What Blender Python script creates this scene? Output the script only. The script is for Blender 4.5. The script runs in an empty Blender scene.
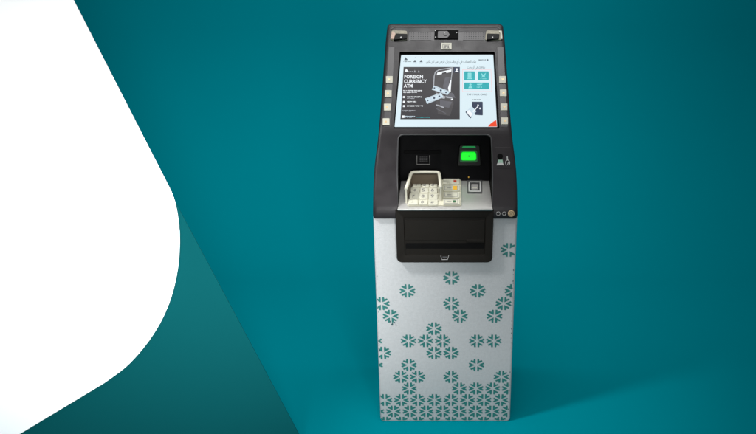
import bpy, bmesh, math, random, unicodedata
from mathutils import Vector, Matrix

random.seed(7)
scene = bpy.context.scene
COL = scene.collection

# ------------------------------------------------------------------ camera
F, CX, CY = 500.0, 445.2, 217.0          # focal length and principal point, in pixels of the 756 px photograph
PITCH = math.radians(14.0)
CAM = Vector((0.0, -1.84, 1.35))
cd = bpy.data.cameras.new('camera')
cam = bpy.data.objects.new('camera', cd)
COL.objects.link(cam)
cam.location = CAM
cam.rotation_euler = (math.radians(90) - PITCH, 0, 0)
cd.sensor_width = 36
cd.lens = 36 * F / 756
cd.shift_x = -(CX - 378) / 756
cd.clip_start, cd.clip_end = 0.02, 60
scene.camera = cam


def ray(px, py):
    a, b = (px - CX) / F, (py - CY) / F
    s, c = math.sin(PITCH), math.cos(PITCH)
    return Vector((a, c - b * s, -s - b * c))


class Plane:
    """plane parallel to the x axis; tilt = lean back from vertical"""
    def __init__(self, y, z, tilt):
        t = math.radians(tilt)
        self.o = Vector((0, y, z))
        self.v = Vector((0, math.sin(t), math.cos(t)))
        self.n = Vector((0, -math.cos(t), math.sin(t)))

    def uv(self, px, py, h=0.0):
        d = ray(px, py)
        o = self.o + self.n * h
        k = (o - CAM).dot(self.n) / d.dot(self.n)
        p = CAM + d * k - o
        return (p.x, p.dot(self.v))

    def p(self, u, v, h=0.0):
        return self.o + Vector((u, 0, 0)) + self.v * v + self.n * h

    def at(self, px, py, h=0.0):
        return self.p(*self.uv(px, py, h), h)


# ------------------------------------------------------------------ materials
def mat(name, col, rough=0.5, metal=0.0, spec=0.5, emit=0.0, vary=0.0, vscale=30, bump=0.0, bscale=400,
        stretch=None, rvary=0.0, coat=0.0):
    m = bpy.data.materials.new(name)
    m.use_nodes = True
    nt = m.node_tree
    b = nt.nodes['Principled BSDF']
    b.inputs['Base Color'].default_value = (*col, 1)
    b.inputs['Roughness'].default_value = rough
    b.inputs['Metallic'].default_value = metal
    b.inputs['Specular IOR Level'].default_value = spec
    b.inputs['Coat Weight'].default_value = coat
    if emit:
        b.inputs['Emission Color'].default_value = (*col, 1)
        b.inputs['Emission Strength'].default_value = emit
        b.inputs['Base Color'].default_value = (*[c * 0.15 for c in col], 1)
    tc = nt.nodes.new('ShaderNodeTexCoord')
    mp = nt.nodes.new('ShaderNodeMapping')
    nt.links.new(tc.outputs['Object'], mp.inputs[0])
    if stretch:
        mp.inputs['Scale'].default_value = stretch
    if vary or rvary:
        n = nt.nodes.new('ShaderNodeTexNoise')
        n.inputs['Scale'].default_value = vscale
        n.inputs['Detail'].default_value = 6
        nt.links.new(mp.outputs[0], n.inputs['Vector'])
        if vary:
            mx = nt.nodes.new('ShaderNodeMix')
            mx.data_type = 'RGBA'
            mx.inputs[6].default_value = (*[c * (1 - vary) for c in col], 1)
            mx.inputs[7].default_value = (*[min(1, c * (1 + vary)) for c in col], 1)
            nt.links.new(n.outputs['Fac'], mx.inputs[0])
            nt.links.new(mx.outputs[2], b.inputs['Emission Color' if emit else 'Base Color'])
        if rvary:
            mr = nt.nodes.new('ShaderNodeMapRange')
            mr.inputs['From Min'].default_value = 0.3
            mr.inputs['From Max'].default_value = 0.7
            mr.inputs['To Min'].default_value = max(0, rough - rvary)
            mr.inputs['To Max'].default_value = rough + rvary
            nt.links.new(n.outputs['Fac'], mr.inputs['Value'])
            nt.links.new(mr.outputs[0], b.inputs['Roughness'])
    if bump:
        n2 = nt.nodes.new('ShaderNodeTexNoise')
        n2.inputs['Scale'].default_value = bscale
        n2.inputs['Detail'].default_value = 3
        nt.links.new(mp.outputs[0], n2.inputs['Vector'])
        bp = nt.nodes.new('ShaderNodeBump')
        bp.inputs['Strength'].default_value = bump
        bp.inputs['Distance'].default_value = 0.002
        nt.links.new(n2.outputs['Fac'], bp.inputs['Height'])
        nt.links.new(bp.outputs[0], b.inputs['Normal'])
    return m


M = dict(
    backdrop=mat('backdrop paper', (0.0, 0.205, 0.254), 0.95, spec=0.0, vary=0.012, vscale=3),
    white=mat('white acrylic', (0.90, 0.90, 0.90), 0.6, spec=0.15, vary=0.004, vscale=4),
    teal=mat('dark teal acrylic', (0.001, 0.063, 0.070), 0.8, spec=0.05, vary=0.01, vscale=5),
    cabinet=mat('grey painted steel', (0.405, 0.415, 0.42), 0.55, spec=0.3, vary=0.11, vscale=85, bump=0.5, bscale=260, rvary=0.08),
    flake=mat('green print', (0.012, 0.135, 0.122), 0.5, vary=0.30, vscale=60),
    smudge=mat('dark scuff', (0.03, 0.08, 0.085), 0.8),
    housing=mat('charcoal plastic', (0.0175, 0.0145, 0.016), 0.38, spec=0.36, vary=0.10, vscale=20, bump=0.18, bscale=700, rvary=0.06),
    strip=mat('charcoal strip', (0.023, 0.020, 0.022), 0.38, vary=0.08, vscale=30),
    black=mat('black plastic', (0.003, 0.003, 0.003), 0.55, spec=0.04, vary=0.15, vscale=25, bump=0.1, bscale=600),
    fascia=mat('brown black plastic', (0.0068, 0.0056, 0.0040), 0.45, spec=0.10, vary=0.15, vscale=25, bump=0.1, bscale=600),
    gloss=mat('gloss black', (0.004, 0.004, 0.0045), 0.4, spec=0.03, rvary=0.05),
    trim=mat('dark trim', (0.055, 0.054, 0.056), 0.35),
    metal=mat('brushed steel', (0.50, 0.49, 0.47), 0.40, metal=0.6, vary=0.06, vscale=50, stretch=(1, 14, 14), rvary=0.10, bump=0.1, bscale=200),
    cream=mat('cream plastic', (0.60, 0.58, 0.47), 0.42, vary=0.05, vscale=30),
    keycap=mat('cream keycap', (0.58, 0.57, 0.46), 0.4, vary=0.07, vscale=90),
    keybase=mat('keypad base', (0.60, 0.58, 0.45), 0.5, vary=0.08, vscale=60),
    keyink=mat('key ink', (0.17, 0.165, 0.16), 0.6),
    brown=mat('brown plastic and shade', (0.10, 0.075, 0.05), 0.4, vary=0.2, vscale=50),
    red=mat('red key mark', (0.50, 0.05, 0.02), 0.5),
    yellow=mat('yellow key mark', (0.75, 0.42, 0.03), 0.5),
    greenk=mat('green key mark', (0.03, 0.12, 0.05), 0.5),
    gold=mat('gold disc', (0.50, 0.36, 0.20), 0.35, metal=0.4, vary=0.2, vscale=150),
    silver=mat('silver mark', (0.50, 0.50, 0.48), 0.4),
    ring=mat('grey ring', (0.30, 0.29, 0.28), 0.4),
    clear=mat('pale clear plastic', (0.36, 0.33, 0.25), 0.45, spec=0.3, vary=0.5, vscale=110),
    copper=mat('copper plastic', (0.42, 0.24, 0.15), 0.3, vary=0.2, vscale=60),
    lens=mat('lens glass', (0.004, 0.004, 0.004), 0.3, spec=0.06),
    mint=mat('mint print', (0.28, 0.44, 0.34), 0.5, vary=0.25, vscale=150),
    led=mat('green light', (0.001, 1.0, 0.018), emit=1.1, vary=0.25, vscale=45),
    glow=mat('green light spill', (0.002, 0.16, 0.03), emit=0.35),
    reader=mat('reader plastic', (0.005, 0.007, 0.005), 0.3, spec=0.12),
    ledlow=mat('green light dim', (0.0, 0.55, 0.12), emit=0.35),
    # display: a lit screen
    s_bg=mat('screen pale blue', (0.76, 0.91, 1.0), emit=0.80, rough=0.35, spec=0.1, vary=0.05, vscale=6),
    s_dark=mat('screen charcoal', (0.055, 0.052, 0.058), emit=0.7, rough=0.35, spec=0.1, vary=0.35, vscale=14),
    s_dark2=mat('screen grey', (0.13, 0.13, 0.15), emit=0.8, rough=0.35, spec=0.1, vary=0.3, vscale=40),
    s_dark3=mat('screen brown grey', (0.085, 0.080, 0.085), emit=0.75, rough=0.35, spec=0.1, vary=0.5, vscale=30),
    s_white=mat('screen white', (0.92, 0.96, 1.0), emit=0.85, rough=0.35, spec=0.1),
    s_grey=mat('screen pale grey', (0.42, 0.44, 0.48), emit=0.85, rough=0.35, spec=0.1, vary=0.3, vscale=90),
    s_ink=mat('screen ink', (0.10, 0.13, 0.16), emit=0.8, rough=0.35, spec=0.1),
    s_teal=mat('screen teal', (0.02, 0.42, 0.46), emit=0.85, rough=0.35, spec=0.1, vary=0.25, vscale=60),
    s_aqua=mat('screen aqua', (0.25, 0.72, 0.74), emit=0.85, rough=0.35, spec=0.1),
    s_pink=mat('screen pink', (0.95, 0.60, 0.62), emit=0.85, rough=0.35, spec=0.1),
    s_red=mat('screen red', (0.90, 0.07, 0.02), emit=0.85, rough=0.35, spec=0.1),
    s_note=mat('screen banknote', (0.62, 0.76, 0.92), emit=0.85, rough=0.35, spec=0.1, vary=0.25, vscale=80),
    s_blue=mat('screen navy', (0.03, 0.045, 0.09), emit=0.8, rough=0.35, spec=0.1, vary=0.3, vscale=90),
)


# ------------------------------------------------------------------ mesh builder
class MB:
    def __init__(self):
        self.v, self.f, self.mi, self.ms = [], [], [], []

    def m(self, name):
        if name not in self.ms:
            self.ms.append(name)
        return self.ms.index(name)

    def face(self, pts, mn):
        i = len(self.v)
        self.v += [Vector(p) for p in pts]
        self.f.append(tuple(range(i, i + len(pts))))
        self.mi.append(self.m(mn))

    def poly(self, pl, uvs, h, mn):
        if area(uvs) < 0:
            uvs = uvs[::-1]
        self.face([pl.p(u, v, h) for u, v in uvs], mn)

    def prism(self, pl, uvs, h0, h1, mn):
        if area(uvs) < 0:
            uvs = uvs[::-1]
        n, i, k = len(uvs), len(self.v), self.m(mn)
        self.v += [pl.p(u, v, h0) for u, v in uvs] + [pl.p(u, v, h1) for u, v in uvs]
        self.f.append(tuple(i + n + j for j in range(n)))
        self.f.append(tuple(i + j for j in reversed(range(n))))
        self.mi += [k, k]
        for j in range(n):
            q = (j + 1) % n
            self.f.append((i + j, i + q, i + n + q, i + n + j))
            self.mi.append(k)

    def tube(self, pts, r, mn, seg=10, flat=None):
        pts = [Vector(p) for p in pts]
        i0, k = len(self.v), self.m(mn)
        prev = None
        for j, p in enumerate(pts):
            a = pts[max(j - 1, 0)]
            b = pts[min(j + 1, len(pts) - 1)]
            t = (b - a).normalized()
            if prev is None:
                s = t.cross(Vector((0.13, 0.2, 1))).normalized()
            else:
                s = (prev - t * prev.dot(t)).normalized()
            prev = s
            w = t.cross(s)
            for q in range(seg):
                an = 2 * math.pi * q / seg
                self.v.append(p + s * math.cos(an) * r + w * math.sin(an) * r)
        for j in range(len(pts) - 1):
            for q in range(seg):
                q2 = (q + 1) % seg
                self.f.append((i0 + j * seg + q, i0 + j * seg + q2, i0 + (j + 1) * seg + q2, i0 + (j + 1) * seg + q))
                self.mi.append(k)
        self.f.append(tuple(i0 + q for q in reversed(range(seg))))
        self.f.append(tuple(i0 + (len(pts) - 1) * seg + q for q in range(seg)))
        self.mi += [k, k]

    def build(self, name, parent=None, bevel=0.0, segs=2, smooth=False, label=None, fix=True):
        me = bpy.data.meshes.new(name)
        me.from_pydata(self.v, [], self.f)
        for n in self.ms:
            me.materials.append(M[n])
        for p, k in zip(me.polygons, self.mi):
            p.material_index = k
            p.use_smooth = smooth
        if fix:
            bm = bmesh.new()
            bm.from_mesh(me)
            bmesh.ops.remove_doubles(bm, verts=bm.verts, dist=1e-6)
            bmesh.ops.recalc_face_normals(bm, faces=bm.faces)
            bm.to_mesh(me)
            bm.free()
        o = bpy.data.objects.new(name, me)
        COL.objects.link(o)
        if parent:
            o.parent = parent
        if bevel:
            b = o.modifiers.new('bevel', 'BEVEL')
            b.width, b.segments = bevel, segs
            b.limit_method = 'ANGLE'
            b.angle_limit = math.radians(35)
            for p in me.polygons:
                p.use_smooth = True
            wn = o.modifiers.new('normals', 'WEIGHTED_NORMAL')
            wn.keep_sharp = True
        if label:
            o['label'] = label
        return o


def area(p):
    return sum(p[i][0] * p[(i + 1) % len(p)][1] - p[(i + 1) % len(p)][0] * p[i][1] for i in range(len(p))) / 2


def rounded(uvs, r, n=5):
    """round the corners of a polygon; r = one radius or one per corner"""
    out, k = [], len(uvs)
    rs = r if isinstance(r, (list, tuple)) else [r] * k
    for i in range(k):
        p = Vector(uvs[i]); a = Vector(uvs[i - 1]); b = Vector(uvs[(i + 1) % k])
        if rs[i] <= 0:
            out.append(tuple(p)); continue
        da, db = (a - p).normalized(), (b - p).normalized()
        rr = min(rs[i], (a - p).length * .49, (b - p).length * .49)
        s, e = p + da * rr, p + db * rr
        for j in range(n + 1):
            t = j / n
            out.append(tuple((s * (1 - t) ** 2 + p * 2 * t * (1 - t) + e * t * t)))
    return out


def quad(pl, x0, y0, x1, y1, h=0.0):
    return [pl.uv(x0, y1, h), pl.uv(x1, y1, h), pl.uv(x1, y0, h), pl.uv(x0, y0, h)]


def polypx(pl, pts, h=0.0):
    return [pl.uv(x, y, h) for x, y in pts]


def circle(c, r, n=24, ry=None):
    return [(c[0] + r * math.cos(2 * math.pi * i / n), c[1] + (ry or r) * math.sin(2 * math.pi * i / n)) for i in range(n)]


# ---- text
def shape_arabic(s):
    if not hasattr(shape_arabic, 'tab'):
        t = {}
        for c in list(range(0xFB50, 0xFDFF)) + list(range(0xFE70, 0xFEFD)):
            d = unicodedata.decomposition(chr(c)).split()
            if len(d) == 2 and d[0] in ('<isolated>', '<final>', '<initial>', '<medial>'):
                t.setdefault(chr(int(d[1], 16)), {})[d[0][1:-1]] = chr(c)
        shape_arabic.tab = t
    t, out = shape_arabic.tab, []
    for i, c in enumerate(s):
        if c not in t:
            out.append(c); continue
        pj = i > 0 and 'initial' in t.get(s[i - 1], {})
        nj = i + 1 < len(s) and s[i + 1] in t and 'initial' in t[c] and 'final' in t[s[i + 1]]
        k = 'medial' if pj and nj else 'final' if pj else 'initial' if nj else 'isolated'
        out.append(t[c].get(k, c))
    return ''.join(reversed(out))


def text_mesh(s, bold=0.0):
    cu = bpy.data.curves.new('t', 'FONT')
    cu.body = s
    cu.size = 1
    cu.offset = bold
    cu.resolution_u = 2
    ob = bpy.data.objects.new('t', cu)
    COL.objects.link(ob)
    bpy.context.view_layer.update()
    dg = bpy.context.evaluated_depsgraph_get()
    me = bpy.data.meshes.new_from_object(ob.evaluated_get(dg))
    vs = [v.co.copy() for v in me.vertices]
    fs = [tuple(p.vertices) for p in me.polygons]
    bpy.data.objects.remove(ob)
    bpy.data.curves.remove(cu)
    bpy.data.meshes.remove(me)
    return vs, fs


def put_text(mb, pl, s, box, h, mn, bold=0.0, keep=False):
    """fit a word into a box given as (u0, v0, u1, v1)"""
    vs, fs = text_mesh(s, bold)
    if not vs:
        return
    x0, x1 = min(v.x for v in vs), max(v.x for v in vs)
    y0, y1 = min(v.y for v in vs), max(v.y for v in vs)
    u0, v0, u1, v1 = box
    sx = (u1 - u0) / max(x1 - x0, 1e-6)
    sy = (v1 - v0) / max(y1 - y0, 1e-6)
    if keep:
        sx = sy = min(sx, sy)
        u0 = (u0 + u1) / 2 - sx * (x1 - x0) / 2
    i, k = len(mb.v), mb.m(mn)
    mb.v += [pl.p(u0 + (v.x - x0) * sx, v0 + (v.y - y0) * sy, h) for v in vs]
    mb.f += [tuple(i + a for a in f) for f in fs]
    mb.mi += [k] * len(fs)


def bx(pl, x0, y0, x1, y1, h):
    a, b = pl.uv(x0, y1, h), pl.uv(x1, y0, h)
    return (a[0], a[1], b[0], b[1])


def empty(name, loc=(0, 0, 0)):
    o = bpy.data.objects.new(name, None)
    o.empty_display_size = 0.2
    COL.objects.link(o)
    o.location = loc
    return o


# ------------------------------------------------------------------ setting: one seamless sweep
mb = MB()
prof = [(-5.0, 0.0), (-2.0, 0.0), (0.0, 0.0), (1.2, 0.0)]
R_, Y_ = 2.0, 1.6
for i in range(0, 33):
    a = math.radians(90 * i / 32)
    prof.append((Y_ + R_ * math.sin(a), R_ * (1 - math.cos(a))))
prof.append((Y_ + R_, 4.0))
prof.append((Y_ + R_, 7.0))
xs = [-16 + 32 * i / 32 for i in range(33)]
n = len(prof)
for x in xs:
    mb.v += [Vector((x, y, z)) for y, z in prof]
k = mb.m('backdrop')
for i in range(len(xs) - 1):
    for j in range(n - 1):
        mb.f.append((i * n + j, (i + 1) * n + j, (i + 1) * n + j + 1, i * n + j + 1))
        mb.mi.append(k)
o = mb.build('floor', smooth=True)
o['kind'] = 'structure'
o['label'] = 'seamless teal studio floor curving up into the backdrop'
if o.data.polygons[0].normal.z < 0:
    o.data.flip_normals()

# ------------------------------------------------------------------ the two graphic panels at the left


def spline(pts, n=10):
    out = []
    for i in range(len(pts) - 1):
        p0, p1, p2, p3 = pts[max(i - 1, 0)], pts[i], pts[i + 1], pts[min(i + 2, len(pts) - 1)]
        for j in range(n):
            t = j / n
            out.append(tuple(0.5 * (2 * p1[k] + (p2[k] - p0[k]) * t + (2 * p0[k] - 5 * p1[k] + 4 * p2[k] - p3[k]) * t * t +
                                    (3 * p1[k] - p0[k] - 3 * p2[k] + p3[k]) * t ** 3) for k in (0, 1)))
    out.append(pts[-1])
    return out


T = 0.005
pf = Plane(-0.150, 0, 0)
curve = spline([(165, 180), (173, 197), (177.5, 217), (179.3, 240), (177.5, 268), (171, 297), (160, 323), (145, 346),
                (127, 366), (108, 380.5), (98, 387)], 8)
pts = [(42.5, -60), (73, 0)] + curve + [(20, 434)]
uv = [pf.uv(*p) for p in pts]
# run the lower slanting edge on to the floor, then close the board out of frame at the left
(xa, za), (xb, zb) = uv[-2], uv[-1]
t = zb / (za - zb)
foot = (xb + (xb - xa) * t, 0.0)
uv += [foot, (foot[0] - 0.75, 0.0), (foot[0] - 0.75, uv[0][1])]
mb = MB()
mb.prism(pf, uv, -T, 0.0, 'white')
o = mb.build('white_panel', bevel=0.0008)
o['label'] = 'big glossy white panel with a rounded bulging right edge, at the left'
o['category'] = 'panel'

pd = Plane(-0.138, 0, 0)
a, b = pd.uv(150, 155), pd.uv(298.5, 434)
s = (b[0] - a[0]) / (b[1] - a[1])
footx = b[0] - b[1] * s
mb = MB()
mb.prism(pd, [(footx, 0), (footx - 1.55, 0), (footx - 1.55, a[1] * .8), (a[0] - .2, a[1]), a], -T, 0.0, 'teal')
o = mb.build('teal_panel', bevel=0.0008)
o['label'] = 'dark teal panel with a straight slanting edge, standing behind the white panel'
o['category'] = 'panel'

# ------------------------------------------------------------------ the kiosk
K = empty('currency_kiosk')
K['label'] = 'tall black and grey cash machine with lit screen and green snowflake print'
K['category'] = 'cash machine'

PC = Plane(0.0, 0.0, 0)                      # cabinet front


def wpx(py, y):                              # half width on a given front plane from the silhouette in the photo
    tab = [(20, 57.5), (31, 58.8), (40, 59.8), (60, 61.3), (80, 62.8), (100, 64.3), (120, 65.9), (131, 66.9), (140, 67.8), (150, 69.1),
           (160, 70.4), (170, 71.4), (180, 72.0), (190, 72.4), (208, 72.7), (220, 72.8), (430, 65)]
    for (a, wa), (b, wb) in zip(tab, tab[1:]):
        if a <= py <= b:
            return wa + (wb - wa) * (py - a) / (b - a)


W = 0.274
DEPTH = 0.45
ztop = PC.at(445, 216)[2] + 0.002
# cabinet body
mb = MB()
r = 0.006
ring = rounded([(-W, 0), (W, 0), (W, DEPTH), (-W, DEPTH)], [0.010, 0.010, 0.02, 0.02], 5)
zs = [(0.0, 0.009), (0.004, 0.004), (0.012, 0.0), (0.3, 0.0), (0.6, 0.0), (ztop, 0.0)]
for z, ins in zs:
    mb.v += [Vector((x - math.copysign(ins, x), y + (ins if y < .3 else -ins) * .4, z)) for x, y in ring]
n = len(ring)
k = mb.m('cabinet')
for i in range(len(zs) - 1):
    for j in range(n):
        q = (j + 1) % n
        mb.f.append((i * n + j, i * n + q, (i + 1) * n + q, (i + 1) * n + j)); mb.mi.append(k)
mb.f.append(tuple(reversed(range(n)))); mb.mi.append(k)
mb.f.append(tuple((len(zs) - 1) * n + j for j in range(n))); mb.mi.append(k)
cab = mb.build('cabinet', K, smooth=True)
es = cab.modifiers.new('split', 'EDGE_SPLIT'); es.split_angle = math.radians(40)

# snowflake print on the front (and round the sides)
S, ROW, X0, Z0 = 0.0690, 0.0542, -0.0105, 0.646
FL = {0: [452.5], 1: [407.4, 479.2, 514.5], 2: [380.4, 452.2, 505.5], 3: [389.9, 460.9, 496.4], 4: [433.6],
      5: [374.5, 408.1, 425.6, 442.3, 478, 495.6], 6: [382.5, 433.9, 452.2], 7: [374.8, 408.4, 477.1],
      8: [399.2, 417.5, 451.1, 502.5], 9: [408.4, 459.4, 476, 493.5, 510.5]}
PYR = {0: 278.2, 1: 291, 2: 304, 3: 316.7, 4: 329, 5: 341.4, 6: 354, 7: 365.6, 8: 377.5, 9: 389}
cells = set()
for rr, lst in FL.items():
    for px in lst:
        u = PC.uv(px, PYR[rr])[0]
        off = 0.5 if rr % 2 == 0 else 0.0
        c = round((u - X0) / S - off)
        cells.add((rr, c))
for rr in (10, 11, 12):
    for c in range(-5, 6):
        cells.add((rr, c))


def flake_pieces(cx, cz, s):
    out = []
    for k in range(6):
        a = math.radians(60 * k)
        ca, sa = math.cos(a), math.sin(a)
        j = lambda v: v + random.uniform(-.012, .012)
        loc = [(.24, 0), (.44, .15), (.86, .36), (.93, .26), (.66, .04), (.97, .17)]
        # a chevron whose point looks at the centre and whose outer side is notched
        loc = [(j(.21), j(0)), (j(.50), j(.172)), (j(.86), j(.37)), (j(.985), j(.20)), (j(.74), j(.015)),
               (j(.74), j(-.015)), (j(.985), j(-.20)), (j(.86), j(-.37)), (j(.50), j(-.172))]
        out.append([(cx + (x * ca - y * sa) * s, cz + (x * sa + y * ca) * s * .905) for x, y in loc])
    return out


mb = MB()


def add_flake(cx, cz, s=S * .472):
    for pc in flake_pieces(cx, cz, s):
        mu = sum(p[0] for p in pc) / len(pc)
        mv = sum(p[1] for p in pc) / len(pc)
        if mv < 0.009:
            continue
        if abs(mu) > W - 0.006:
            continue
        pc = [(max(-W + .004, min(W - .004, u)), max(0.007, v)) for u, v in pc]
        # split into two halves so both faces stay convex enough
        for half in ([0, 1, 2, 3, 4], [0, 5, 6, 7, 8]):
            mb.poly(PC, [pc[i] for i in half], 0.0006, 'flake')
        mb.poly(PC, [pc[0], pc[4], pc[5]], 0.0006, 'flake')


for rr, c in sorted(cells):
    off = 0.5 if rr % 2 == 0 else 0.0
    add_flake(X0 + (c + off) * S, Z0 - rr * ROW)
u, v = PC.uv(508.8, 249.9)
add_flake(u, v)
# flakes that run round onto the side panels
for sx in (-1, 1):
    for rr in range(1, 13):
        for c in range(0, 9):
            dens = 1 if rr >= 10 else 0.28
            if random.random() > dens:
                continue
            yc, zc = 0.04 + (c + (0.5 if rr % 2 else 0)) * S, Z0 - rr * ROW
            if yc > DEPTH - .05:
                continue
            for pc in flake_pieces(yc, zc, S * .472):
                if min(p[1] for p in pc) < .012:
                    continue
                for half in ([0, 1, 2, 3, 4], [0, 5, 6, 7, 8]):
                    mb.face([(sx * (W + .0006), pc[i][0], pc[i][1]) for i in half], 'flake')
fp = mb.build('snowflake_print', cab, fix=False)
# worn specks near the edges and one scuffed flake
mb = MB()
for px, py, r0 in [(392.3, 324.4, .0050), (394.6, 322.5, .0032), (396, 325, .0028), (390.2, 321.6, .003), (374.4, 276, .0022), (514.4, 274.5, .0018),
                   (378.8, 350.5, .0045), (377.6, 341.5, .004)] + \
        [(516.2 - (y - 268) * .027 - random.random() * .8, y, random.uniform(.0012, .0030)) for y in
         (270, 281, 283, 288, 297, 305, 321, 325, 329, 333, 338, 343, 348, 372, 379, 385, 391, 396, 402, 409)] + \
        [(373.6 + (y - 262) * .052, y, random.uniform(.0010, .0022)) for y in (268, 279, 312, 321, 333, 345, 362, 373)]:
    u, v = PC.uv(px, py)
    u = max(-W + .008, min(W - .008, u))
    pts = [(u + math.cos(a) * r0 * random.uniform(.5, 1.2), v + math.sin(a) * r0 * random.uniform(.6, 1.5))
           for a in [i * math.pi / 4 for i in range(8)]]
    mb = MB()
    mb.poly(PC, pts, 0.0010, 'smudge')
    mb.build('scuff_mark', cab, fix=False)

# ---- housing
YF = -0.014
z219 = Plane(YF, 0, 0).at(445, 219)[2]
z208 = Plane(YF, 0, 0).at(445, 208)[2]
PA = Plane(YF, z208, 19)
pA = PA.at(445, 131)
PB = Plane(pA.y, pA.z, 31)
pB = PB.at(445, 30.5)


def front(py):
    """point (y, z) on the front profile seen at a row of the photo, and the plane it lies on"""
    if py >= 208:
        pl = Plane(YF, 0, 0)
    elif py >= 131:
        pl = PA
    else:
        pl = PB
    return pl


def half_w(py):
    pl = front(py)
    w = wpx(py, 0)
    return pl.uv(CX + w, py)[0]


stations = []
for py in [219, 216, 210.5, 208, 205.5, 200, 195, 190, 185, 180, 175, 170, 165, 160, 155, 150, 145, 140, 135, 131, 127, 120, 110, 100, 90, 80,
           70, 60, 50, 42, 36, 30.5, 27.0]:
    p = front(py).at(445, py)
    stations.append([p.y, p.z, half_w(py)])
# ease the two bends of the front
ys = [s[0] for s in stations]
for i in (3, 19):
    stations[i][0] = (ys[i - 1] + ys[i + 1] + 2 * ys[i]) / 4 + 0.0
stations[0][0] += 0.004; stations[0][2] -= 0.003
y0, z0, w0 = stations[-1]
RR = 0.016
for i in range(1, 8):
    a = math.radians(90 * i / 7)
    stations.append([y0 + math.sin(math.radians(31)) * RR * math.sin(a) + RR * 1.2 * (1 - math.cos(a)), z0 + RR * math.sin(a), w0 - RR * 1.1 * (1 - math.cos(a))])
YB = 0.47
mb = MB()
ringn = None
for y, z, w in stations:
    rg = rounded([(-w, y), (w, y), (w, YB), (-w, YB)], [0.016, 0.016, 0.03, 0.03], 6)
    n = len(rg)
    mb.v += [Vector((a, b, z)) for a, b in rg]
k = mb.m('housing')
for i in range(len(stations) - 1):
    for j in range(n):
        q = (j + 1) % n
        mb.f.append((i * n + j, i * n + q, (i + 1) * n + q, (i + 1) * n + j)); mb.mi.append(k)
mb.f.append(tuple(reversed(range(n)))); mb.mi.append(k)
mb.f.append(tuple((len(stations) - 1) * n + j for j in range(n))); mb.mi.append(k)
hous = mb.build('housing', K, smooth=True)

# recess for keypad, screen well: cut with real openings
TRAY = Plane(0, 0, 0)
pt = Plane(YF - .006, 0, 0).at(445, 209)
TT = 25.0                                     # tray rises backwards, degrees from horizontal
TRAY = Plane(pt.y, pt.z, 90 - TT)
tb = TRAY.at(445, 180.5)                      # rear edge of the tray
YBK = tb.y
PK = Plane(YBK, 0, 0)                         # rear wall of the recess


def opening(t):                               # outline of the recess on the housing surface, from photo rows
    pass


rec = [(395.6, 214), (396.2, 190), (397.3, 160), (398.3, 134.5), (491.2, 134.5), (492.4, 160), (493.4, 190), (494.2, 214)]
rec3 = []
for px, py in rec:
    p = front(py).at(px, py)
    rec3.append((p.x, p.z))
rec3 = [(-0.1795, .885)] + [(rec3[2][0], rec3[2][1])] + rec3[3:5] + [(rec3[5][0], rec3[5][1])] + [(0.1795, .885)]
outline = rounded(rec3, [0, .1, .022, .022, .1, 0], 7)
Z0P = Plane(0, 0, 0)
mb = MB()
mb.prism(Z0P, outline, -YBK, 0.25, 'black')
cut1 = mb.build('cut_recess')
mb = MB()
sq = rounded(polypx(PB, [(393.4, 128.6), (499.4, 128.6), (494.8, 51.8), (399.6, 51.8)]), .004, 3)
mb.prism(PB, sq, -0.010, 0.05, 'black')
cut2 = mb.build('cut_screen')
mb = MB()
sq = rounded(polypx(PB, [(408.5, 40.2), (485.5, 40.2), (484.5, 31.8), (409.5, 31.8)]), .002, 3)
mb.prism(PB, sq, -0.0015, 0.05, 'strip')
cut3 = mb.build('cut_speaker')
bpy.context.view_layer.update()
for c in (cut1, cut2, cut3):
    m_ = hous.modifiers.new('cut', 'BOOLEAN')
    m_.operation = 'DIFFERENCE'
    m_.solver = 'EXACT'
    m_.object = c
    m_.material_mode = 'TRANSFER'
dg = bpy.context.evaluated_depsgraph_get()
dg.update()
nm = bpy.data.meshes.new_from_object(hous.evaluated_get(dg), preserve_all_data_layers=True, depsgraph=dg)
hous.modifiers.clear()
hous.data = nm
for c in (cut1, cut2, cut3):
    bpy.data.objects.remove(c)
es = hous.modifiers.new('split', 'EDGE_SPLIT'); es.split_angle = math.radians(32)

# a moulded lip round the recess
mb = MB()
path = []
for x, z in outline[1:-1]:
    # find the front surface at this height
    if z <= z208:
        y = YF
    elif z <= pA.z:
        y = PA.o.y + (z - PA.o.z) * math.tan(math.radians(19))
    else:
        y = PB.o.y + (z - PB.o.z) * math.tan(math.radians(31))
    path.append((x, y, z))
a, b = (-0.1795, YF - .001, z219 + .014), (0.1795, YF - .001, z219 + .014)
mb.tube([a] + [p for p in path if p[2] > a[2]] + [b], 0.0030, 'trim', 8)
mb.build('recess_lip', hous, smooth=True)

# seam where the top cap meets the front, with a pale grey tube standing in for its edge highlight
mb = MB()
mb.tube([PB.at(391, 29.2, .0004)] + [PB.at(x, 27.0, .0004) for x in (394, 420, 445, 470, 497)] + [PB.at(500, 29.2, .0004)], 0.0016, 'ring', 8)
mb.build('edge_highlight', hous, smooth=True)

# ---- display
PS = Plane((PB.o + PB.n * -.0075).y, (PB.o + PB.n * -.0075).z, 31)
mb = MB()
mb.prism(PS, rounded(quad(PS, 396, 128, 496, 51, 0), .003), -.002, -.0005, 'gloss')
# the gasket is wider than the lit area
mb.v = []; mb.f = []; mb.mi = []
g = polypx(PS, [(393.2, 128.6), (499.6, 128.6), (495.0, 51.6), (399.4, 51.6)])
mb.prism(PS, g, -.0022, -.0004, 'gloss')
screen = mb.build('screen', K)
SQ = [(394.6, 126.9), (497.1, 126.9), (493.2, 54.6), (401.2, 54.9)]
mb = MB()
mb.poly(PS, rounded(polypx(PS, SQ), [.001, .001, .004, .006], 4), 0.0, 's_bg')
disp = mb.build('display', screen, fix=False)


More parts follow.
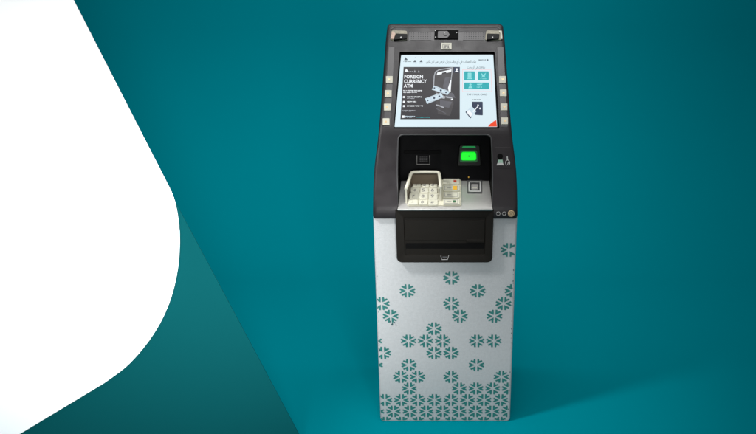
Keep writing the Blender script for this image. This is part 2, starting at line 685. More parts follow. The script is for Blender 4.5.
def art(name, fn, label=None):
    m_ = MB()
    fn(m_)
    return m_.build(name, screen, fix=False, label=label)


def spx(pts):
    return polypx(PS, pts)


# poster area on the display
def f_poster(m_):
    m_.poly(PS, spx([(400.4, 119.3), (459.8, 119.3), (459.9, 67), (403.6, 67)]), .0003, 's_dark')
    # cash machine in the picture: a body with a paler flank
    m_.poly(PS, spx([(434.4, 86), (435.4, 74), (439, 70.6), (451.8, 68.8), (450.6, 87), (453.6, 104), (450, 116), (438, 114)]), .0004, 's_dark3')
    m_.poly(PS, spx([(440, 100), (452, 102), (449, 108), (440, 106)]), .0005, 's_dark2')
    m_.poly(PS, spx([(444, 92), (453, 93), (455.5, 98), (446, 97)]), .0005, 's_dark2')
    def line(pts, w, mn, h=.0006):
        for (x0, y0), (x1, y1) in zip(pts, pts[1:]):
            L = math.hypot(x1 - x0, y1 - y0)
            dx, dy = -(y1 - y0) / L * w / 2, (x1 - x0) / L * w / 2
            m_.poly(PS, spx([(x0 + dx, y0 + dy), (x1 + dx, y1 + dy), (x1 - dx, y1 - dy), (x0 - dx, y0 - dy)]), h, mn)
    line([(433.6, 87), (434.2, 76), (435.4, 72), (439, 69.8), (452.6, 67.8)], .9, 's_grey')
    line([(452.6, 67.8), (451.6, 76), (450.2, 87)], .8, 's_grey', .0007)
    m_.poly(PS, spx([(436.6, 75.2), (437.4, 72.6), (451.6, 69.4), (451.2, 72)]), .0008, 's_white')
    m_.poly(PS, spx([(442, 72.9), (446.4, 71.8), (446.3, 73.2), (442, 74.2)]), .0009, 's_dark')
    m_.poly(PS, spx([(443, 86), (445, 78), (449.5, 77), (448.6, 90), (444, 92)]), .0008, 's_dark2')
    m_.poly(PS, spx([(448, 88), (450.6, 80), (451.4, 80), (450.6, 92), (448.8, 92)]), .0009, 's_white')
    line([(436, 105), (440, 106), (444, 107.8)], 1.2, 's_grey', .0007)
    line([(436, 108.6), (441, 111), (446, 113.6)], .7, 's_dark2', .0007)
    m_.poly(PS, spx([(446, 96.2), (452.4, 97.4), (452, 98.6), (446.4, 98)]), .0007, 's_grey')
    line([(451, 99.8), (453, 99)], 1.2, 's_white', .0007)
    # far right column of the poster
    m_.poly(PS, spx([(453.6, 72.6), (454, 67.2), (459.6, 67.2), (459.7, 72.6)]), .0006, 's_blue')
    m_.poly(PS, spx([(454.6, 71.9), (456.8, 70.2), (458.9, 71.9)]), .0009, 's_white')
    m_.poly(PS, circle(PS.uv(456.8, 69.4), .0045, 10), .0010, 's_white')


art('poster_picture', f_poster)


def f_note(pts):
    def g_(m_):
        m_.poly(PS, spx(pts), .0011, 's_note')
        c = [sum(p[0] for p in pts) / 4, sum(p[1] for p in pts) / 4]
        for t_, s_ in ((.0, .17), (.32, .13), (-.40, .10)):
            ax = ((pts[1][0] - pts[0][0]) * t_, (pts[1][1] - pts[0][1]) * t_)
            m_.poly(PS, circle(PS.uv(c[0] + ax[0], c[1] + ax[1]), .0022 + s_ * .012, 9), .0014, 's_blue')
        q = [((p[0] - c[0]) * .86 + c[0], (p[1] - c[1]) * .74 + c[1]) for p in pts]
        for a_, b_ in ((0, 1), (2, 3)):
            x0, y0 = q[a_]; x1, y1 = q[b_]
            m_.poly(PS, spx([(x0, y0), (x1, y1), (x1, y1 + .35), (x0, y0 + .35)]), .0013, 's_grey')
    return g_


art('banknote_picture', f_note([(434.0, 85.6), (450.2, 91.6), (447.4, 95.2), (431.8, 89.8)]))
art('banknote_picture', f_note([(425.0, 98.6), (441.0, 92.8), (443.6, 97.4), (427.0, 104.2)]))
art('banknote_picture', lambda m_: (m_.poly(PS, spx([(436, 92.6), (446, 96.8), (444.4, 99), (437, 97.4)]), .0010, 's_grey')))


def f_head(m_):
    put_text(m_, PS, 'FOREIGN', bx(PS, 404.3, 75.0, 423.0, 78.5, .001), .001, 's_white', .03)
    put_text(m_, PS, 'CURRENCY', bx(PS, 404.0, 79.5, 426.8, 83.1, .001), .001, 's_white', .03)
    put_text(m_, PS, 'ATM', bx(PS, 403.7, 84.0, 412.6, 87.5, .001), .001, 's_white', .03)


art('headline', f_head)


def greek(m_, x0, x1, y, hgt, mn, h=.001, wmin=1.2, wmax=3.2):
    """lines too small to read in the photograph: broken strokes of uneven height"""
    x = x0
    while x < x1 - .5:
        w = min(random.uniform(.35, .75), x1 - x)
        t0, t1 = random.choice([(0, 1), (.25, 1), (0, .95), (.3, .9)])
        m_.poly(PS, spx([(x, y + hgt * (1 - t0)), (x + w, y + hgt * (1 - t0)), (x + w, y + hgt * (1 - t1)), (x, y + hgt * (1 - t1))]), h, mn)
        x += w + random.choice([.12, .15, .2, .55])


def f_small(m_):
    greek(m_, 403.2, 422.2, 90.2, 1.2, 's_white')
    greek(m_, 403.2, 417.0, 92.0, 1.1, 's_white')
    for y, x1, two in ((96.2, 421.8, True), (101.0, 416.8, False), (105.2, 422.8, False)):
        m_.poly(PS, rounded(spx([(402.9, y + 2.0), (405.0, y + 2.0), (405.1, y), (403.0, y)]), .0015), .001, 's_white')
        greek(m_, 407, x1, y + .2, 1.3, 's_white')
        if two:
            greek(m_, 407, 414.8, y + 1.9, .9, 's_grey')
    greek(m_, 402.4, 415.4, 110.2, 1.5, 's_grey')
    m_.poly(PS, spx([(401.8, 118), (404.4, 118), (404.6, 115.6), (402, 115.6)]), .001, 's_white')
    greek(m_, 405, 415.6, 116.0, 1.7, 's_note')
    greek(m_, 416.5, 430, 117.2, .7, 's_teal')


def f_emblem(m_):
    m_.poly(PS, spx([(404.6, 71.9), (406.2, 68.6), (408.0, 71.0), (407.4, 71.9)]), .001, 's_white')
    greek(m_, 408.4, 413, 71.2, .8, 's_grey')
    for x in (414.8, 418.8):
        m_.poly(PS, spx([(x - .9, 72.5), (x + .9, 72.5), (x + .3, 70.6), (x - .3, 70.6)]), .001, 's_grey')
        m_.poly(PS, circle(PS.uv(x, 69.2), .0014, 8), .001, 's_grey')


art('small_print', f_small)
art('poster_emblem', f_emblem)


def f_header(m_):
    m_.poly(PS, spx([(404.2, 60.2), (405.6, 57.2), (407.6, 59.6), (407.0, 60.2)]), .0005, 's_ink')
    greek(m_, 403.4, 411.6, 61.3, .8, 's_ink', .0005)
    for x in (414.9, 421.1):
        m_.poly(PS, spx([(x - 1.5, 62.2), (x + 1.5, 62.2), (x + .5, 60.1), (x - .5, 60.1)]), .0005, 's_ink')
        greek(m_, x - 2.2, x + 2.4, 63.0, .5, 's_ink', .0005)
        m_.poly(PS, circle(PS.uv(x + .3, 57.6), .0016, 8), .0005, 's_grey')
    put_text(m_, PS, shape_arabic('بنك العملات في أي وقت ريال قرض من اون لاين'), bx(PS, 426.0, 59.0, 476.0, 64.4, .0005), .0005, 's_ink', .004)
    greek(m_, 478, 486.5, 59.4, 1.1, 's_ink', .0005)
    m_.poly(PS, spx([(487, 60.6), (488.4, 60.6), (488.3, 59.2), (486.9, 59.2)]), .0005, 's_ink')


def f_menu_cap(m_):
    put_text(m_, PS, shape_arabic('بطاقتك في أي وقت'), bx(PS, 467.2, 65.2, 485.0, 69.6, .0005), .0005, 's_ink', .004)


def f_tap(m_):
    put_text(m_, PS, 'TAP YOUR CARD', bx(PS, 467.0, 93.6, 487.2, 95.4, .0005), .0005, 's_ink', .012)
    greek(m_, 472.6, 481.6, 99.2, 1.0, 's_ink', .0005)


art('header_text', f_header)
art('menu_caption', f_menu_cap)
art('card_caption', f_tap)


def f_frame(m_):
    o_ = [(462.4, 91.6), (491.8, 91.6), (490.9, 69.6), (462.6, 69.6)]
    for i in range(4):
        (x0, y0), (x1, y1) = o_[i], o_[(i + 1) % 4]
        L = math.hypot(x1 - x0, y1 - y0)
        dx, dy = -(y1 - y0) / L * .22, (x1 - x0) / L * .22
        m_.poly(PS, spx([(x0 + dx, y0 + dy), (x1 + dx, y1 + dy), (x1 - dx, y1 - dy), (x0 - dx, y0 - dy)]), .0004, 's_pink')


art('menu_frame', f_frame)


def f_btn(x0, y0, x1, y1, kind):
    def g_(m_):
        m_.poly(PS, rounded(quad(PS, x0, y0, x1, y1), .0035), .0006, 's_teal')
        cx_, cy_ = (x0 + x1) / 2, (y0 + y1) / 2
        if kind == 0:
            m_.poly(PS, rounded(quad(PS, cx_ - 1.9, y0 + 1.4, cx_ + 1.9, cy_ + 1.4), .003), .0009, 's_aqua')
            m_.poly(PS, spx([(cx_ - 3.0, y1 - 1.0), (cx_ + 3.0, y1 - 1.0), (cx_ + 1.6, cy_ + 1.8), (cx_ - 1.6, cy_ + 1.8)]), .0009, 's_aqua')
        elif kind == 1:
            m_.poly(PS, spx([(cx_ - 2.6, y0 + 1.4), (cx_, cy_ - .8), (cx_ + 2.6, y0 + 1.2), (cx_ + 1.3, cy_ + .6), (cx_ + 2.2, y1 - 2.4),
                             (cx_, cy_ + 1.6), (cx_ - 2.2, y1 - 2.4), (cx_ - 1.3, cy_ + .6)]), .0009, 's_aqua')
            greek(m_, x0 + 2.2, x1 - 2.2, y1 - 1.7, .8, 's_aqua', .0009)
        else:
            m_.poly(PS, circle(PS.uv(470.4, cy_ - 1.2), .0048, 10), .0009, 's_aqua')
            m_.poly(PS, spx([(468.2, y1 - .9), (472.7, y1 - .9), (471.4, cy_ + .2), (469.4, cy_ + .2)]), .0009, 's_aqua')
            m_.poly(PS, spx([(476.6, cy_ - 1.8), (482.6, cy_ - 2.2), (481.6, cy_ - .9), (477.6, cy_ - .6)]), .0009, 's_aqua')
            greek(m_, 476.8, 482.4, cy_ + .8, 1.1, 's_aqua', .0009)
    return g_


art('menu_button', f_btn(464.2, 71.4, 474.9, 80.2, 0))
art('menu_button', f_btn(478.0, 71.4, 488.8, 80.2, 1))
art('menu_button', f_btn(464.2, 82.6, 489.2, 89.2, 2))


def f_card(m_):
    m_.poly(PS, rounded(spx([(475.2, 115.0), (482.8, 115.4), (482.7, 101.8), (471.9, 101.8), (472.0, 108.0)]), .003), .0006, 's_blue')
    m_.poly(PS, spx([(465.4, 112.2), (471.6, 106.2), (476.4, 111.4), (470.4, 118.6)]), .0009, 's_note')
    m_.poly(PS, spx([(466.6, 112.4), (469.0, 110.0), (472.6, 114.2), (470.4, 117.0)]), .0012, 's_white')
    m_.poly(PS, spx([(465.4, 112.2), (466.6, 111), (471.6, 117.2), (470.4, 118.6)]), .0011, 's_blue')
    m_.poly(PS, spx([(472.6, 111.6), (478.6, 105.2), (479.0, 105.8), (473.4, 112.4)]), .0012, 's_white')
    m_.poly(PS, circle(PS.uv(478.0, 105.2), .0030, 9), .0013, 's_white')
    m_.poly(PS, circle(PS.uv(480.1, 108.6), .0038, 9), .0013, 's_white')


art('card_picture', f_card)
art('corner_tab', lambda m_: m_.poly(PS, spx([(488.0, 126.6), (496.9, 126.6), (496.2, 120.2), (493.2, 121.6), (490.2, 124.0)]), .0005, 's_red'))

# ---- function keys down both sides of the display
for sgn, q in ((-1, [(386.8, 135.4), (392.2, 135.4), (394.6, 47), (388.6, 47)]), (1, [(499.4, 135.4), (507.0, 135.4), (502.2, 47), (496.6, 47)])):
    if sgn < 0:
        q = [(383.6, 127), (390.6, 127), (394.6, 47), (388.8, 47)]
    else:
        q = [(500.6, 127), (508.0, 127), (503.4, 47), (497.2, 47)]
    mb = MB()
    mb.prism(PB, rounded(polypx(PB, q), .003, 3), -.002, .0010, 'strip')
    mb.build('key_strip', hous, bevel=.0006)
for px, py in ((389.4, 80), (388.3, 94), (387.4, 107.6), (386.2, 122.2), (502.3, 80), (503.1, 93.4), (503.9, 107.4), (504.5, 121.4)):
    mb = MB()
    mb.prism(PB, rounded(quad(PB, px - 3.4, py - 3.45, px + 3.4, py + 3.45), .002, 3), .0008, .0045, 'cream')
    b = mb.build('function_button', K, bevel=.0010)
    mb = MB()
    d = -.3 if px < 440 else .3
    mb.poly(PB, rounded(quad(PB, px - 1.0 + d, py - .9, px + 1.0 + d, py + .9), .001, 3), .0049, 'gold')
    mb.build('arrow_mark', b, fix=False)

# ---- things along the top
for cxp, flip in ((399.0, 1), (493.6, -1)):
    mb = MB()
    mb.prism(PB, rounded(polypx(PB, [(cxp - 8.8, 40.6), (cxp + 8.4, 40.4), (cxp + 8.0, 31.0), (cxp - 7.4, 30.6)]), .008, 4), -.003, .0035, 'clear')
    ch = mb.build('camera_cover', K, bevel=.002)
    mb = MB()
    mb.prism(PB, rounded(polypx(PB, [(cxp - 4.4 * 1 - (1.0 if flip > 0 else 2.6), 40.8), (cxp + (8.0 if flip > 0 else 5.2), 40.0), (cxp + (8.2 if flip > 0 else 5.8), 35.2),
                                     (cxp - (2.8 if flip > 0 else 6.6), 34.8)]), .003, 3), .001, .009, 'lens')
    mb.build('camera', ch, bevel=.0015)
    mb = MB()
    mb.poly(PB, circle(PB.uv(cxp + (2.0 if flip > 0 else -1), 37.4, .009), .0028, 10, .004), .0095, 'silver')
    mb.build('glint', ch, fix=False)
    mb = MB()
    if flip > 0:
        mb.prism(PB, rounded(polypx(PB, [(cxp - 8.2, 39.8), (cxp - 5.0, 39.8), (cxp - 3.4, 34.6), (cxp - 5.6, 32.2), (cxp - 7.0, 32.6)]), .002, 3), .001, .0060, 'copper')
        mb.build('side_lens', ch, bevel=.001)
    else:
        mb.prism(PB, rounded(polypx(PB, [(cxp + 7.2, 39.8), (cxp + 8.7, 39.6), (cxp + 8.0, 31.6), (cxp + 5.0, 31.4), (cxp + 5.4, 33), (cxp + 6.6, 34)]), .001, 3), .001, .0060, 'cream')
        mb.build('side_lens', ch, bevel=.001)
# speaker grilles
for xa_, xb_ in ((411.4, 430.2), (464.2, 483.2)):
    mb = MB()
    mb.prism(PB, rounded(quad(PB, xa_ - 1.2, 31.6, xb_ + 1.2, 39.8), .002, 3), -.0020, -.0004, 'strip')
    nx = 9
    for i in range(nx):
        for j in range(4):
            x = xa_ + (xb_ - xa_) * i / (nx - 1)
            y = 33.0 + j * 1.75
            mb.poly(PB, circle(PB.uv(x, y), .0019, 8), -.0001, 'black')
    mb.build('speaker_grille', hous, fix=False)
mb = MB()
mb.prism(PB, rounded(polypx(PB, [(434.2, 39.2), (458.4, 39.2), (458.6, 30.2), (434.6, 30.2)]), .002, 3), -.001, .0025, 'black')
cw = mb.build('camera_window', K, bevel=.001)
mb = MB()
mb.prism(PB, rounded(polypx(PB, [(437.6, 38.6), (447.2, 38.6), (450.0, 35.6), (447.6, 31.4), (437.8, 31.6)]), .005, 4), .002, .0045, 'strip')
mb.prism(PB, circle(PB.uv(445.4, 34.8), .0085, 20), .0044, .0062, 'strip')
mb.poly(PB, circle(PB.uv(444.6, 34.0), .0026, 12), .0065, 'ring')
mb.build('camera', cw, bevel=.001)
for x, y in ((435.4, 31.0), (435.6, 37.6), (456.6, 33.0)):
    mb = MB()
    mb.prism(PB, circle(PB.uv(x, y), .0026, 10), .0020, .0035, 'silver')
    mb.build('screw', cw)
mb = MB()
mb.prism(PB, rounded(quad(PB, 441.2, 43.0, 451.6, 49.7), .001, 3), -.0005, .0020, 'cream')
lp = mb.build('maker_plate', K, bevel=.0006)
mb = MB()
mb.poly(PB, quad(PB, 442.6, 44.3, 450.2, 44.8), .0023, 'keyink')
mb.poly(PB, quad(PB, 442.6, 48.2, 450.2, 48.6), .0023, 'keyink')
mb.poly(PB, quad(PB, 442.6, 44.3, 443.1, 48.6), .0024, 'keyink')
put_text(mb, PB, 'FI', bx(PB, 444.6, 45.2, 448.8, 47.8, .0025), .0025, 'keyink', .03)
mb.build('plate_mark', lp, fix=False)

# ---- recess contents
# rear wall pieces stand on the wall plane
mb = MB()
mb.prism(PK, quad(PK, 400.5, 182.5, 489.5, 133.0), -.001, .002, 'gloss')
wall = mb.build('recess_wall', K)
# receipt slot
mb = MB()
mb.prism(PK, rounded(quad(PK, 404.5, 150.2, 441.5, 153.4), .001, 2), .001, .010, 'black')
rs = mb.build('receipt_slot', K, bevel=.002)
mb = MB()
mb.tube([PK.at(416.9, 155.4, .003), PK.at(416.9, 164.3, .003), PK.at(429.8, 164.3, .003), PK.at(429.8, 155.4, .003)], .0016, 'ring', 6)
for i in range(8):
    for j in range(4):
        mb.poly(PK, quad(PK, 419.0 + i * 1.15, 156.8 + j * 1.35, 419.5 + i * 1.15, 157.3 + j * 1.35, .003), .003, 'trim')
mb.build('slot_symbol', rs)
# card reader with green light
mb = MB()
mb.prism(PK, rounded(polypx(PK, [(457.2, 166), (481.4, 166), (479.8, 144.6), (459.2, 144.6)]), .008, 4), .001, .012, 'reader')
cr = mb.build('card_reader', K, bevel=.004, segs=3)
mb = MB()
mb.prism(PK, rounded(polypx(PK, [(460.9, 160.3), (476.4, 160.3), (476.0, 152.0), (461.5, 152.0)], .018), .009, 5), .011, .022, 'led')
sg = MB()
sg.prism(PK, rounded(polypx(PK, [(459.6, 162.4), (477.7, 162.4), (477.2, 150.2), (460.2, 150.2)], .012), .010, 5), .011, .0135, 'glow')
sg.build('light_spill', cr, bevel=.001)  # glowing ring added for the green light spilling round the slot
mb.build('slot_light', cr, bevel=.003, segs=3)
mb = MB()
mb.prism(PK, rounded(polypx(PK, [(461.8, 147.6), (476.0, 147.6), (475.0, 146.2), (463.0, 146.2)], .014), .002, 3), .0115, .0150, 'ledlow')
mb.build('light_bar', cr, bevel=.001)
mb = MB()
mb.poly(PK, circle(PK.uv(469.0, 156.2, .0222), .0030, 12), .0224, 'greenk')
mb.build('slot_mark', cr, fix=False)

# tray
mb = MB()
uvs = [(-.1775, -.004), (.1775, -.004), (.1775, TRAY.uv(445, 180.5)[1]), (-.1775, TRAY.uv(445, 180.5)[1])]
mb.prism(TRAY, uvs, -.012, 0.0, 'metal')
tray = mb.build('keypad_tray', K, bevel=.0015)
mb = MB()
mb.tube([TRAY.p(-.1775, -.003, .0), TRAY.p(0, -.003, .0), TRAY.p(.1775, -.003, .0)], .0024, 'silver', 8)
mb.build('tray_lip', tray, smooth=True)

# keypad module: base, number keys, command keys
kp = MB()
kp.prism(TRAY, rounded(polypx(TRAY, [(407.2, 205.4), (461.3, 205.4), (461.0, 176.6), (441.4, 176.6), (441.2, 180.8), (414.2, 180.8)], .003), .002, 3), -.002, .004, 'keybase')
pad = kp.build('keypad', K, bevel=.0012)
rows = [(182.2, 186.6), (187.6, 192.4), (193.4, 198.4), (199.4, 204.3)]
digits = ['123', '456', '789', '*0#']
HK = .0095
for i, (ya, yb) in enumerate(rows):
    l = 411.6 - i * 1.15 + (1.2 if i == 0 else 0)
    rgt = 437.6 + i * .1
    for j in range(3):
        xa_ = l + (rgt - l) * j / 3 + .35
        xb_ = l + (rgt - l) * (j + 1) / 3 - .35
        m1 = MB()
        m1.prism(TRAY, rounded(quad(TRAY, xa_, ya, xb_, yb, HK), .002, 3), .003, HK, 'keycap')
        m1.m('keyink')
        ky = m1.build('number_key', pad, bevel=.0012)
        cxk, cyk = (xa_ + xb_) / 2, (ya + yb) / 2
        m2 = MB()
        put_text(m2, TRAY, digits[i][j], bx(TRAY, cxk - 2.3, cyk - 1.5, cxk + .9, cyk + 1.5, HK + .0003), HK + .0003, 'keyink', .02, keep=True)
        t_ = m2.build('tmp', None, fix=False)
        # keep the digit inside the key's own mesh
        me = ky.data
        bm = bmesh.new(); bm.from_mesh(me)
        n0 = len(bm.faces)
        bm.from_mesh(t_.data)
        bm.faces.ensure_lookup_table()
        for f_ in list(bm.faces)[n0:]:
            f_.material_index = 1
        bm.to_mesh(me); bm.free()
        bpy.data.objects.remove(t_)
marks = ['red', 'yellow', None, 'greenk']
rows2 = [(178.6, 183.8), (185.0, 190.6), (191.8, 197.4), (198.6, 204.2)]
words = ['', 'X', '', '']
for i, (ya, yb) in enumerate(rows2):
    m1 = MB()
    m1.prism(TRAY, rounded(quad(TRAY, 443.2, ya, 459.6, yb, HK), .002, 3), .003, HK, 'keycap')
    hm = HK + .0004
    if i:
        # printed outline round the key, a short word and the coloured dot
        for a_, b_, c_, d_ in ((444.6, ya + .8, 457.8, ya + 1.15), (444.6, yb - 1.15, 457.8, yb - .8), (444.6, ya + .8, 445.0, yb - .8), (457.4, ya + .8, 457.8, yb - .8)):
            m1.poly(TRAY, quad(TRAY, a_, b_, c_, d_, hm), hm, 'ring')
        for s_ in range(5):
            x = 447.4 + s_ * .85
            m1.poly(TRAY, quad(TRAY, x, (ya + yb) / 2 - .6, x + .5, (ya + yb) / 2 + .6, hm), hm, 'keyink')
    if marks[i]:
        cxm = 455.0 if i < 2 else 454.2
        m1.poly(TRAY, rounded(quad(TRAY, cxm - (2.1 if i == 1 else 1.5), (ya + yb) / 2 - (1.9 if i == 1 else 1.1), cxm + (2.1 if i == 1 else 1.5),
                                   (ya + yb) / 2 + (1.9 if i == 1 else 1.1), hm), .002, 3), hm + .0003, marks[i])
    m1.build('command_key', pad, bevel=.0010)
mb = MB()
mb.prism(TRAY, quad(TRAY, 441.6, 173.8, 461.0, 178.0, .008), -.002, .008, 'brown')
mb.build('keypad_ledge', pad, bevel=.001)

# privacy hood over the number keys
vf = TRAY.uv(440, 203)[1]
vb = TRAY.uv(440, 181.5)[1]
hl = [TRAY.at(405.9, 189.2, .056), TRAY.at(408.6, 181.5, .056), TRAY.at(410.6, 174.6, .054)]
hr = [TRAY.at(440.6, 188.0, .056), TRAY.at(440.3, 181.5, .056), TRAY.at(439.4, 174.6, .054)]


def bez(a, c, b, n=6):
    return [a * (1 - t) ** 2 + c * 2 * t * (1 - t) + b * t * t for t in [i / n for i in range(n + 1)]]


cl = TRAY.at(411.6, 171.9, .054)
cr_ = TRAY.at(439.0, 171.9, .054)
rim = [hl[0], hl[1]] + bez(hl[2], cl, TRAY.at(415.5, 172.1, .054)) + [TRAY.at(425, 172.0, .0545)] + bez(TRAY.at(435.4, 172.1, .054), cr_, hr[2]) + [hr[1], hr[0]]
mb = MB()
mb.tube(rim, .0066, 'cream', 12)
hood = mb.build('privacy_hood', K, smooth=True)
mb = MB()


def drop(p):                                # foot of the hood wall on the tray
    h = (p - TRAY.o).dot(TRAY.n)
    return p - TRAY.n * h


for side, pts_ in (('l', hl), ('r', hr)):
    o0 = .0 
    q = [pts_[0], pts_[1], pts_[2]]
    lo = [drop(p) + TRAY.v * (-.012 if i == 0 else 0) for i, p in enumerate(q)]
    sx = -1 if side == 'l' else 1
    th = Vector((sx * .003, 0, 0))
    i0 = len(mb.v)
    for a_, b_ in ((0, 1), (1, 2)):
        mb.face([lo[a_] - th, lo[b_] - th, q[b_] - th, q[a_] - th], 'brown')  # inner face coloured brown for the shade inside the cream hood
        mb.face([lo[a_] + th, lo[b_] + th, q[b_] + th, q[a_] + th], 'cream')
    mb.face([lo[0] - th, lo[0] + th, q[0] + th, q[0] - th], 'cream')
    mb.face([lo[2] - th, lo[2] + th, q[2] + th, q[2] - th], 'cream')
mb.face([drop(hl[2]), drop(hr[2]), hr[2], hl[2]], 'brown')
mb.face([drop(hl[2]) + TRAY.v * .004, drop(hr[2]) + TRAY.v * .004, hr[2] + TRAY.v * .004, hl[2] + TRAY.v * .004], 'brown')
mb.build('hood_wall', hood, fix=False)

# contactless reader
mb = MB()
mb.prism(TRAY, rounded(quad(TRAY, 467.4, 180.0, 482.0, 193.0, .003), .002, 3), -.001, .003, 'trim')
ct = mb.build('contactless_reader', K, bevel=.001)
mb = MB()
for a_, b_, c_, d_ in ((468.5, 181.2, 481.0, 182.3), (468.5, 190.6, 481.0, 191.8), (468.5, 181.2, 469.7, 191.8), (479.7, 181.2, 481.0, 191.8)):
    mb.poly(TRAY, quad(TRAY, a_, b_, c_, d_, .0034), .0034 + .0001 * (a_ > 470), 'silver')
mb.poly(TRAY, rounded(quad(TRAY, 471.4, 184.0, 478.2, 189.4, .0034), .004, 4), .0033, 'ring')
for k_, rr_ in enumerate((.010, .006)):
    c0 = TRAY.uv(474.8, 188.6, .0036)
    arc = [math.radians(a_) for a_ in range(20, 161, 20)]
    for a0, a1 in zip(arc, arc[1:]):
        mb.poly(TRAY, [(c0[0] + rr_ * math.cos(a0), c0[1] + rr_ * math.sin(a0)), (c0[0] + rr_ * math.cos(a1), c0[1] + rr_ * math.sin(a1)),
                       (c0[0] + (rr_ - .002) * math.cos(a1), c0[1] + (rr_ - .002) * math.sin(a1)),
                       (c0[0] + (rr_ - .002) * math.cos(a0), c0[1] + (rr_ - .002) * math.sin(a0))], .0037, 'cream')
mb.poly(TRAY, circle(TRAY.uv(476.2, 187.4, .0037), .0022, 8), .0038, 'cream')
mb.build('wave_symbol', ct, fix=False)
mb = MB()
mb.prism(PK, circle(PK.uv(468.6, 177.0), .0028, 10), .0015, .0045, 'yellow')
mb.build('status_light', K)

# right cheek: socket panel with its two symbols, and the marks at the foot
mb = MB()
mb.prism(PA, rounded(polypx(PA, [(495.6, 168.4), (512.0, 168.4), (511.0, 147.2), (495.2, 147.2)]), .004, 3), -.002, .0008, 'housing')
sp = mb.build('socket_panel', K, bevel=.0006)
mb = MB()
mb.prism(PA, circle(PA.uv(500.0, 156.4), .0105, 20), .0006, .0030, 'lens')
mb.build('headphone_socket', sp, bevel=.001)
mb = MB()
mb.poly(PA, polypx(PA, [(496.4, 165.4), (503.8, 165.4), (502.6, 162.8), (497.6, 162.8)]), .0034, 'silver')
mb.poly(PA, polypx(PA, [(497.4, 163.0), (503.0, 163.0), (502.4, 160.0), (498.0, 160.0)]), .0036, 'mint')
mb.build('picture_mark', sp, fix=False)
mb = MB()
c0 = PA.uv(507.6, 163.0)
ringp = [PA.p(c0[0] + .0078 * math.cos(math.radians(a_)), c0[1] + .011 * math.sin(math.radians(a_)), .002) for a_ in range(-60, 241, 20)]
mb.tube(ringp, .0013, 'silver', 6)
mb.tube([PA.at(507.6, 160.4, .002), PA.at(507.2, 156.6, .002)], .0024, 'silver', 6)
mb.tube([PA.at(508.6, 161.6, .002), PA.at(507.6, 164.8, .002)], .0012, 'silver', 6)
mb.build('headphone_symbol', sp)
PY = Plane(YF, 0, 0)
mb = MB()
for x, r_ in ((498.2, .0070), (504.1, .0066)):
    c0 = PY.uv(x, 213.6)
    mb.tube([PY.p(c0[0] + r_ * math.cos(math.radians(a_)), c0[1] + r_ * math.sin(math.radians(a_)), .001) for a_ in range(0, 361, 20)], .0013, 'ring', 6)
mb.build('ring_mark', hous, smooth=True)
mb = MB()
mb.prism(PY, circle(PY.uv(511.2, 213.5), .0125, 24), -.001, .0030, 'gold')
gd = mb.build('gold_badge', K, bevel=.001)
mb = MB()
c0 = PY.uv(511.2, 213.5)
mb.tube([PY.p(c0[0] + .0085 * math.cos(math.radians(a_)), c0[1] + .0085 * math.sin(math.radians(a_)), .003) for a_ in range(0, 361, 20)], .0009, 'brown', 6)
mb.tube([PY.p(c0[0] + .003 * math.cos(math.radians(a_)), c0[1] + .003 * math.sin(math.radians(a_)), .003) for a_ in range(0, 361, 30)], .0008, 'brown', 6)
mb.build('badge_relief', gd, smooth=True)

# ---- cash outlet below the tray
YD = YF - .008
PD = Plane(YD, 0, 0)
mb = MB()
out_ = rounded(polypx(PD, [(397.0, 262.6), (492.2, 262.6), (493.8, 209.8), (395.4, 209.8)]), [.022, .022, .002, .002], 6)
zc = lambda p: p
n = len(out_)
inn = rounded(polypx(PD, [(405.0, 255.4), (484.6, 255.4), (485.8, 218.0), (403.6, 218.0)]), [.008, .008, .004, .004], 6)
k = mb.m('fascia')
# outer wall back to the cabinet, sloping border, sunken floor: one shell
if area(out_) < 0: out_ = out_[::-1]
if area(inn) < 0: inn = inn[::-1]
layers = [(out_, -.06), (out_, .0), (inn, -.0018), (inn, -.006)]
mb.v = [PD.p(u, v, h) for lay, h in layers for u, v in lay]
for i in range(3):
    for j in range(n):
        q = (j + 1) % n
        mb.f.append((i * n + j, i * n + q, (i + 1) * n + q, (i + 1) * n + j)); mb.mi.append(k)
mb.f.append(tuple(3 * n + j for j in range(n))); mb.mi.append(k)
mb.f.append(tuple(reversed(range(n)))); mb.mi.append(k)
fa = mb.build('cash_outlet', K, bevel=.0020)
mb = MB()
mb.prism(PD, rounded(quad(PD, 405.8, 243.0, 484.8, 248.6, -.006), .003, 3), -.007, -.0054, 'black')
mb.build('cash_slot', fa)
mb = MB()
mb.prism(PD, rounded(quad(PD, 404.8, 220.4, 484.6, 240.6, -.004), .003, 3), -.007, -.0040, 'fascia')
mb.prism(PD, rounded(quad(PD, 466.0, 239.6, 484.6, 242.6, -.004), .002, 3), -.007, -.0030, 'fascia')
mb.build('outlet_shutter', fa, bevel=.0015)
mb = MB()
mb.tube([PD.at(440.8, 255.8, -.001), PD.at(441.8, 259.6, -.001), PD.at(447.6, 259.6, -.001), PD.at(448.8, 255.4, -.001)], .0014, 'ring', 6)
mb.poly(PD, quad(PD, 442.6, 256.6, 447.2, 258.8, -.001), -.0012, 'trim')
mb.build('outlet_symbol', fa)

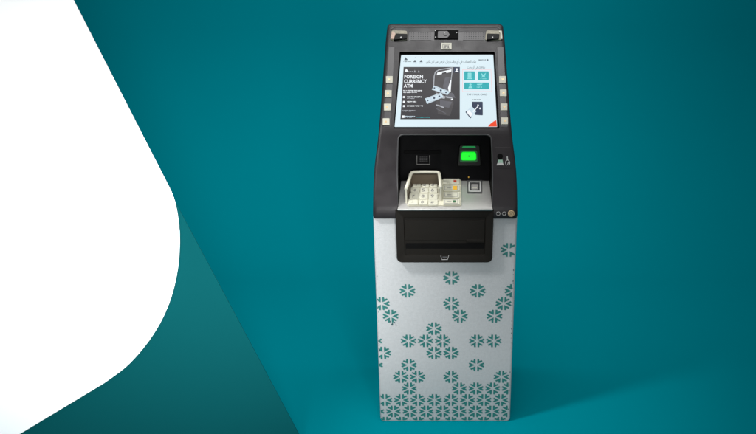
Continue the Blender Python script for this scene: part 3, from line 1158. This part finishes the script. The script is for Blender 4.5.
# ------------------------------------------------------------------ light
w = bpy.data.worlds.new('World')
scene.world = w
w.use_nodes = True
w.node_tree.nodes['Background'].inputs[0].default_value = (0.95, 0.98, 1.0, 1)
w.node_tree.nodes['Background'].inputs[1].default_value = 0.345


def lamp(name, loc, target, size, power, col=(1, 1, 1), spread=180, size_y=None):
    l = bpy.data.lights.new(name, 'AREA')
    l.shape = 'RECTANGLE'
    l.size, l.size_y = size, size_y or size
    l.energy = power
    l.color = col
    l.spread = math.radians(spread)
    o_ = bpy.data.objects.new(name, l)
    COL.objects.link(o_)
    o_.location = loc
    o_.rotation_euler = (Vector(target) - Vector(loc)).to_track_quat('-Z', 'Y').to_euler()
    return o_


lamp('top_softbox', (0.0, -0.62, 3.45), (0, 0.25, 1.45), 1.3, 4.2, spread=60, size_y=0.8)
lamp('key_softbox', (-0.75, -0.75, 3.1), (0.1, 0.3, 1.2), 1.0, 1.0, spread=110)
lamp('cabinet_fill', (-0.25, -2.9, 0.8), (-0.03, 0.0, 0.24), 0.8, 2.5, spread=44)  # added fill lamp, brightens the cabinet front
lamp('panel_fill', (0.25, -1.97, 1.05), (-1.42, 0.0, 0.74), 0.6, 20, spread=64)  # lamp added to lift the white panel to full white
lamp('backdrop_fill', (-0.2, 0.8, 3.9), (-0.1, 3.1, 0.8), 4.0, 48, spread=120, size_y=0.7)  # extra unseen lamp added to brighten the middle of the sweep
sl = bpy.data.lights.new('base_spot', 'SPOT')
sl.energy, sl.spot_size, sl.spot_blend, sl.shadow_soft_size = 170, math.radians(36), 1.0, 0.13
so = bpy.data.objects.new('base_spot', sl)
COL.objects.link(so)
so.location = (-1.25, -0.62, 2.3)
so.rotation_euler = (Vector((0.30, 0.02, 0.0)) - so.location).to_track_quat('-Z', 'Y').to_euler()

scene.view_settings.view_transform = 'Standard'
scene.view_settings.look = 'None'
scene.view_settings.exposure = 0
scene.view_settings.gamma = 1
scene.render.engine = 'CYCLES'
scene.cycles.max_bounces = 6
scene.cycles.use_denoising = True
